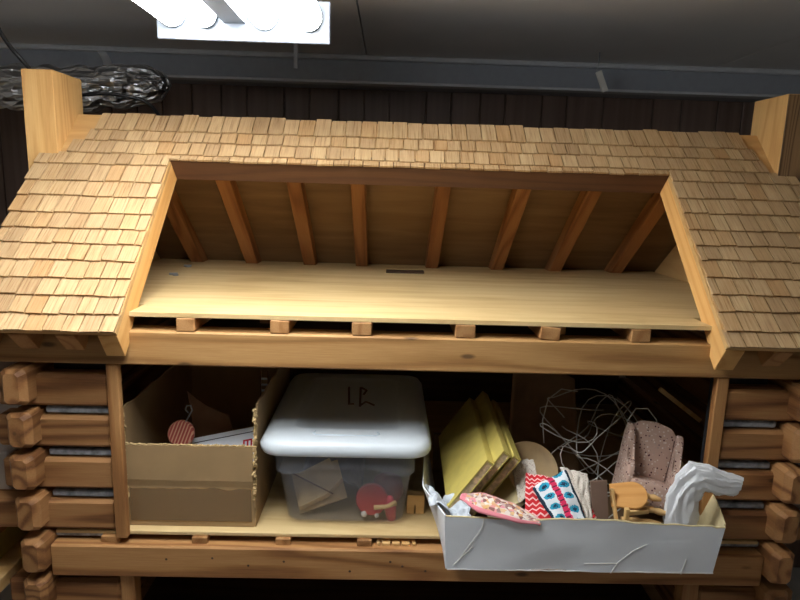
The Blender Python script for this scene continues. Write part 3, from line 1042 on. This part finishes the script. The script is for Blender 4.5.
def pinkfn(u, v):
    lo = [V((.141, -.088, 1.052)), V((.171, -.108, 1.037)), V((.236, -.110, 1.021)), V((.284, -.106, 1.0135))]
    hi = [V((.143, -.082, 1.057)), V((.190, -.062, 1.048)), V((.240, -.078, 1.0375)), V((.288, -.096, 1.016))]
    s_ = u * 3
    k = min(int(s_), 2)
    f = s_ - k
    p = lo[k].lerp(lo[k + 1], f).lerp(hi[k].lerp(hi[k + 1], f), v)
    d = .005 * math.sin(math.pi * v) ** .6 * math.sin(math.pi * u) ** .5 + .002 * nz((u * 6, v * 3, 3))
    return p + V((0, -.4 * d, d))


pk = MB().sheet(pinkfn, 44, 16, .005)
tag(recenter(pk.build('pink_cloth', uvmat('pink_printed_cloth', c_pink), None, None, True)), 'pink edged patterned cloth folded over the white box front edge', 'cloth')


def c_red(t, u, v):
    z = t.math('ADD', t.math('MULTIPLY', v, 9.0), t.math('PINGPONG', t.math('MULTIPLY', u, 9.0), .5))
    f = t.math('FRACT', z)
    return t.mix(t.math('LESS_THAN', f, .3), lin((206, 34, 42)), lin((240, 196, 190)))


def c_weave(t, u, v):
    # rows of blue flowers and a red chain on white, dark edge
    su = t.math('FRACT', t.math('MULTIPLY', u, 2.0))
    sv = t.math('FRACT', t.math('ADD', t.math('MULTIPLY', v, 4.0), t.math('MULTIPLY', t.math('FLOOR', t.math('MULTIPLY', u, 2.0)), .5)))
    du = t.math('SUBTRACT', su, .5)
    dv = t.math('SUBTRACT', sv, .5)
    r2 = t.math('ADD', t.math('MULTIPLY', t.math('MULTIPLY', du, du), .9), t.math('MULTIPLY', dv, dv))
    nn = t.n('ShaderNodeTexNoise', Scale=26.0, Detail=2.0)
    uv = t.n('ShaderNodeTexCoord')
    t.l(uv.outputs['UV'], nn.inputs['Vector'])
    r2 = t.math('ADD', r2, t.math('MULTIPLY', t.math('SUBTRACT', nn.outputs[0], .5), .12))
    col = t.mix(t.math('LESS_THAN', r2, .085), lin((222, 226, 228)), lin((38, 148, 178)))
    col = t.mix(t.math('LESS_THAN', r2, .018), col, lin((24, 44, 70)))
    ce = t.math('ABSOLUTE', t.math('SUBTRACT', u, .5))
    ce = t.math('ADD', ce, t.math('MULTIPLY', t.math('SUBTRACT', nn.outputs[0], .5), .12))
    col = t.mix(t.math('LESS_THAN', ce, .085), col, lin((206, 40, 84)))
    zz = t.math('LESS_THAN', t.math('PINGPONG', t.math('MULTIPLY', v, 9.0), .5), .14)
    col = t.mix(t.math('MULTIPLY', zz, t.math('LESS_THAN', ce, .07)), col, lin((96, 26, 52)))
    ed = t.math('MINIMUM', u, t.math('SUBTRACT', 1.0, u))
    ed = t.math('ADD', ed, t.math('MULTIPLY', t.math('SUBTRACT', nn.outputs[0], .5), .06))
    return t.mix(t.math('LESS_THAN', ed, .06), col, lin((26, 48, 66)))


rk_ = MB().sheet(rumple(quad((.262, -.082, 1.008), (.394, -.080, 1.014), (.372, -.020, 1.050), (.276, -.012, 1.068)), .006, 4, 11, .003), 30, 24, .006)
tag(recenter(rk_.build('red_knit', uvmat('red_chevron_knit', c_red), None, None, True)), 'red knitted cloth with pale chevrons in the white box', 'knitted cloth')
wv_ = MB().sheet(rumple(quad((.316, -.094, 1.010), (.371, -.094, 1.013), (.347, -.026, 1.080), (.281, -.048, 1.053)), .004, 4, 21, .008), 30, 30, .007)
tag(recenter(wv_.build('woven_cloth', uvmat('teal_white_weave', c_weave), None, None, True)), 'folded woven cloth of teal, white and pink lying on the red knit', 'woven cloth')
lc = MB().sheet(rumple(quad((.262, -.03, 1.015), (.300, -.03, 1.035), (.305, .05, 1.068), (.262, .06, 1.055)), .008, 6, 31, .004), 20, 20, .003)
tag(recenter(lc.build('crochet_doily', M['lace'], None, None, True)), 'cream crochet doily between the beige dish and the red knit', 'doily')
lc = MB().sheet(rumple(quad((.362, -.084, 1.012), (.386, -.082, 1.012), (.388, -.03, 1.078), (.338, -.02, 1.084)), .006, 6, 41, .003), 20, 20, .003)
tag(recenter(lc.build('crochet_doily', M['lace'], None, None, True)), 'cream crochet doily between the woven cloth and the brown board', 'doily')
dm = frame((.310, .10, 1.022), (1, 0, 0), (0, .75, .66), (0, -.66, .75))
di = MB().lathe([(.001, -.004), (.048, -.004), (.058, .002), (.060, .006), (.056, .006), (.048, .001), (.001, .001)], dm, 40).build('beige_dish', M['beige'], None, None, True, angle=40)
tag(recenter(di), 'round beige plastic dish tilted among the cloths in the white box', 'dish')
cb = MB().box((-.0165, -.002, 0), (.0145, .002, .155), .0006).build('brown_board', plain('taupe_board', (124, 98, 82), .8), None, T(.4125, -.080, .924) @ Matrix.Rotation(math.radians(-9), 4, 'X') @ Matrix.Rotation(math.radians(-4), 4, 'Y'))
tag(cb, 'narrow taupe cardboard strip standing upright beside the toy chair', 'cardboard')
kp = MB().sheet(lambda u, v: (.285 + u * .17 - .03 * v * (u - .5), .215 + .05 * v + .02 * math.sin(u * 4), .97 + v * .235 - .03 * u * u), 16, 10, .002)
tag(recenter(kp.build('kraft_paper', M['kraft'], None, None, True)), 'sheet of brown kraft paper standing behind the tangled wire', 'paper')

# tangled wire
rw = random.Random(12)
wr = MB()
for k in range(3):
    c0 = V((.445 + .02 * k, .13 + rw.uniform(-.02, .02), 1.085 - .012 * k))
    P = []
    ph = rw.uniform(0, 6)
    for i in range(72):
        a = ph + i * .21
        rx = .088 + .028 * math.sin(i * .29 + k)
        rz = .070 + .030 * math.cos(i * .17 + k * 2)
        p = c0 + V((rx * math.cos(a + .5 * math.sin(i * .09 + k)), .05 * math.sin(i * .21 + k), rz * math.sin(a + .4 * math.cos(i * .13))))
        p += V((nz((i * .12, k, 0), 1, 3), nz((i * .12, k, 5), 1, 3), nz((i * .12, k, 9), 1, 3))) * .075
        P.append(p)
    wr.tube(P, .0012, 6)
wr.tube([(.335, .09, 1.085), (.331, .10, 1.13), (.345, .12, 1.17), (.375, .13, 1.19), (.41, .13, 1.185)], .0012, 6)
wr.tube([(.50, .08, 1.14), (.52, .09, 1.165), (.545, .09, 1.165), (.566, .09, 1.14), (.565, .08, 1.11)], .0012, 6)
wr.tube([(.375, .06, 1.02), (.40, .03, 1.03), (.43, .0, 1.022), (.452, -.01, 1.03), (.465, -.03, 1.02)], .0014, 6)
tag(recenter(wr.build('tangled_wire', M['wire'], None, None, True)), 'loose tangle of thin grey wire behind the toy armchair', 'wire')

# upholstered toy armchair -----------------------------------------------
Rz = Matrix.Rotation
am = T(.521, .034, .993) @ Rz(math.radians(-12), 4, 'Z') @ Rz(math.radians(11), 4, 'Y') @ Rz(math.radians(-14), 4, 'X') @ Matrix.Diagonal((.94, .92, 1.03, 1))
ac = empty('toy_armchair', (0, 0, 0), 'small upholstered toy armchair with dotted pinkish fabric in white box', 'toy armchair', None, am)


def cushion(name, poly, h0, h1, mm, bev):
    mb = MB().prism(poly, h0, h1)
    bmesh.ops.bevel(mb.bm, geom=mb.bm.edges[:], offset=bev, segments=4, profile=.5, affect='EDGES')
    return mb.build(name, M['chairfab'], ac, am @ mm, smooth=True, angle=60)


XZ = frame((0, 0, 0), (1, 0, 0), (0, 0, 1), (0, -1, 0))          # draw in x-z, extrude to the front
YZ = frame((0, 0, 0), (0, -1, 0), (0, 0, 1), (-1, 0, 0))         # draw in front-z, extrude along x
cushion('backrest', [(-.048, 0), (.048, 0), (.052, .10), (.050, .132), (.034, .149), (0, .154), (-.034, .149), (-.050, .132), (-.052, .10)], -.022, -.004, XZ, .0055)
cushion('seat', [(-.042, 0), (.042, 0), (.042, .046), (-.042, .046)], -.002, .068, XZ, .008)
for s in (-1, 1):
    cushion('wing_arm', [(-.014, 0), (.062, 0), (.064, .052), (.058, .068), (.034, .076), (.022, .106), (.012, .132), (-.010, .142), (-.016, .12)], -.0075, .0075,
            T(s * .0515, 0, 0) @ Rz(math.radians(-s * 7), 4, 'Z') @ YZ, .0045)
pm = plain('brown_piping', (96, 70, 60), .9)
for s in (-1, 1):
    MB().tube([(s * .043, .004, .046), (s * .045, .004, .10), (s * .043, .004, .128)], .0016, 6).build('piping', pm, ac, am)

# little wooden chair tipped on its back ---------------------------------
tc_ = empty('toy_chair', (.462, -.055, 1.04), 'tiny wooden chair with turned legs tipped over beside the toy armchair', 'toy chair')
zax = V((-.22, -.62, .75)).normalized()
xax = V((.97, .0, -.10))
xax = (xax - zax * xax.dot(zax)).normalized()
yax = zax.cross(xax)
cm = frame((.4600, -.050, 1.0445), xax, yax, zax)
seat = [(-.032, -.022), (.010, -.026)] + [(.010 + .026 * math.cos(a), .026 * math.sin(a)) for a in [math.pi * k / 14 - math.pi / 2 for k in range(1, 14)]] + [(.010, .026), (-.030, .022)]
MB().prism(seat, -.004, .004, None, .0014).build('seat', M['maple'], tc_, cm)
for a, b in (((.482, -.044, 1.046), (.5245, -.050, 1.0366)), ((.482, -.058, 1.027), (.5366, -.060, 1.0135)), ((.450, -.030, 1.012), (.520, -.020, 1.016)), ((.447, -.062, 1.004), (.523, -.062, .995))):
    a, b = V(a), V(b)
    MB().tube([a.lerp(b, k / 10) for k in range(11)], [.0040, .0046, .0042, .0058, .0062, .0048, .0060, .0064, .0054, .0044, .0032], 10).build('leg', M['paleblock'], tc_, smooth=True)
lumber('stretcher', (.452, -.076, 1.023), (.496, -.064, 1.021), .006, .008, M['pine'], tc_, bev=.0008)
lumber('back_post', (.4480, -.082, 1.036), (.4500, -.080, .985), .008, .0085, M['pine'], tc_, up=(0, 1, 0), bev=.0008)
lumber('back_post', (.4290, -.050, 1.058), (.4385, -.074, .985), .006, .009, M['paleblock'], tc_, up=(0, 1, 0), bev=.0008)

# crumpled white plastic bag -----------------------------------------------
ea = [(.536, .972), (.530, 1.012), (.5315, 1.052), (.546, 1.090), (.567, 1.1165), (.602, 1.112), (.634, 1.098), (.668, 1.089)]
eb = [(.586, .972), (.590, 1.012), (.589, 1.043), (.594, 1.058), (.606, 1.062), (.624, 1.056), (.644, 1.053), (.660, 1.058)]
rings = []
for i in range(71):
    s_ = i / 70 * 7
    k = min(int(s_), 6)
    f = s_ - k
    f2 = f * f * (3 - 2 * f) * .4 + f * .6
    A = V((ea[k][0], -.06, ea[k][1])).lerp(V((ea[k + 1][0], -.06, ea[k + 1][1])), f2)
    B = V((eb[k][0], -.06, eb[k][1])).lerp(V((eb[k + 1][0], -.06, eb[k + 1][1])), f2)
    c0, a = (A + B) / 2, (A - B) / 2
    w_ = a.length
    rg_ = []
    for j in range(64):
        q = 2 * math.pi * j / 64
        n_ = (a * math.cos(q) + V((0, w_ * .42, 0)) * math.sin(q))
        fold = 1 - 2.2 * abs(noise.noise(V((math.cos(q) * 2.1 + 5, math.sin(q) * 2.1, i * .045))))
        fine = 1 - 2 * abs(noise.noise(V((math.cos(q) * 4.5, math.sin(q) * 4.5 + 3, i * .14))))
        k_ = 1 + .20 * fold + .12 * fine - .15
        p = c0 + n_ * k_ + V((nz((i * .11, q, 0)) * .003, 0, nz((q, i * .13, 7)) * .003))
        rg_.append(p)
    rings.append(rg_)
bg = MB().rings(rings)
tag(recenter(bg.build('plastic_bag', M['filmbag'], None, None, True, angle=28)), 'crumpled white plastic bag sticking out of the white box', 'plastic bag')
# stick behind
sk = MB().box((-.005, -.005, -.075), (.005, .005, .045), .001).build('wooden_stick', M['pine'], None, T(.640, .17, 1.155) @ Rz(math.radians(-54), 4, 'Y'))
tag(sk, 'thin wooden stick leaning in the dark behind the toy armchair', 'stick')

# ------------------------------------------------------------------ beside the cabin on a table
tb_ = empty('pine_table', (-1.35, .3, 0), 'light pine table standing beside the log cabin dollhouse', 'table')
MB().box((-1.9, -.10, .77), (-.765, .8, .80), .002).build('table_top', M['pine'], tb_)
for lx, ly in ((-1.86, .0), (-.90, .0), (-1.86, .70), (-.90, .70)):
    MB().box((lx, ly, 0), (lx + .05, ly + .05, .77), .002).build('leg', M['pine'], tb_)
yb_ = MB().box((-1.15, .06, .8005), (-.803, .42, .872), .003).build('yellow_box', M['yellow'])
tag(recenter(yb_), 'yellow box on the pine table next to the cabin logs', 'box')
gb = MB().box((-1.10, .03, .8725), (-.785, .45, .888), .002).build('brown_tray', M['redfir'])
tag(recenter(gb), 'reddish brown board lying on top of the yellow box', 'board')
gc = MB().box((-1.10, .08, .8885), (-.766, .48, 1.045), .003).build('grey_carton', plain('pinkish_grey_card', (176, 166, 160), .6))
tag(recenter(gc), 'pinkish grey carton standing on the reddish brown board', 'carton')

# ------------------------------------------------------------------ camera and colour
cam = bpy.data.cameras.new('camera')
cam.sensor_width = 36
cam.lens = 36 * 609.687 / 800
cam.clip_start = .01
co_ = bpy.data.objects.new('camera', cam)
COL.objects.link(co_)
yaw, pitch, roll = 0.0219, 0.1826, -0.0293
f_ = V((math.sin(yaw) * math.cos(pitch), math.cos(yaw) * math.cos(pitch), -math.sin(pitch)))
r0 = V((math.cos(yaw), -math.sin(yaw), 0))
u0 = r0.cross(f_)
r1 = r0 * math.cos(roll) - u0 * math.sin(roll)
u1 = u0 * math.cos(roll) + r0 * math.sin(roll)
co_.matrix_world = frame((0, -1.1, 1.6), r1, u1, -f_)
SC.camera = co_
wld = bpy.data.worlds.new('world')
SC.world = wld
wld.use_nodes = True
wld.node_tree.nodes['Background'].inputs[0].default_value = (0, 0, 0, 1)
SC.view_settings.view_transform = 'Standard'
SC.view_settings.look = 'None'
SC.view_settings.gamma = 1
SC.view_settings.use_curve_mapping = False
SC.view_settings.exposure = 0.0
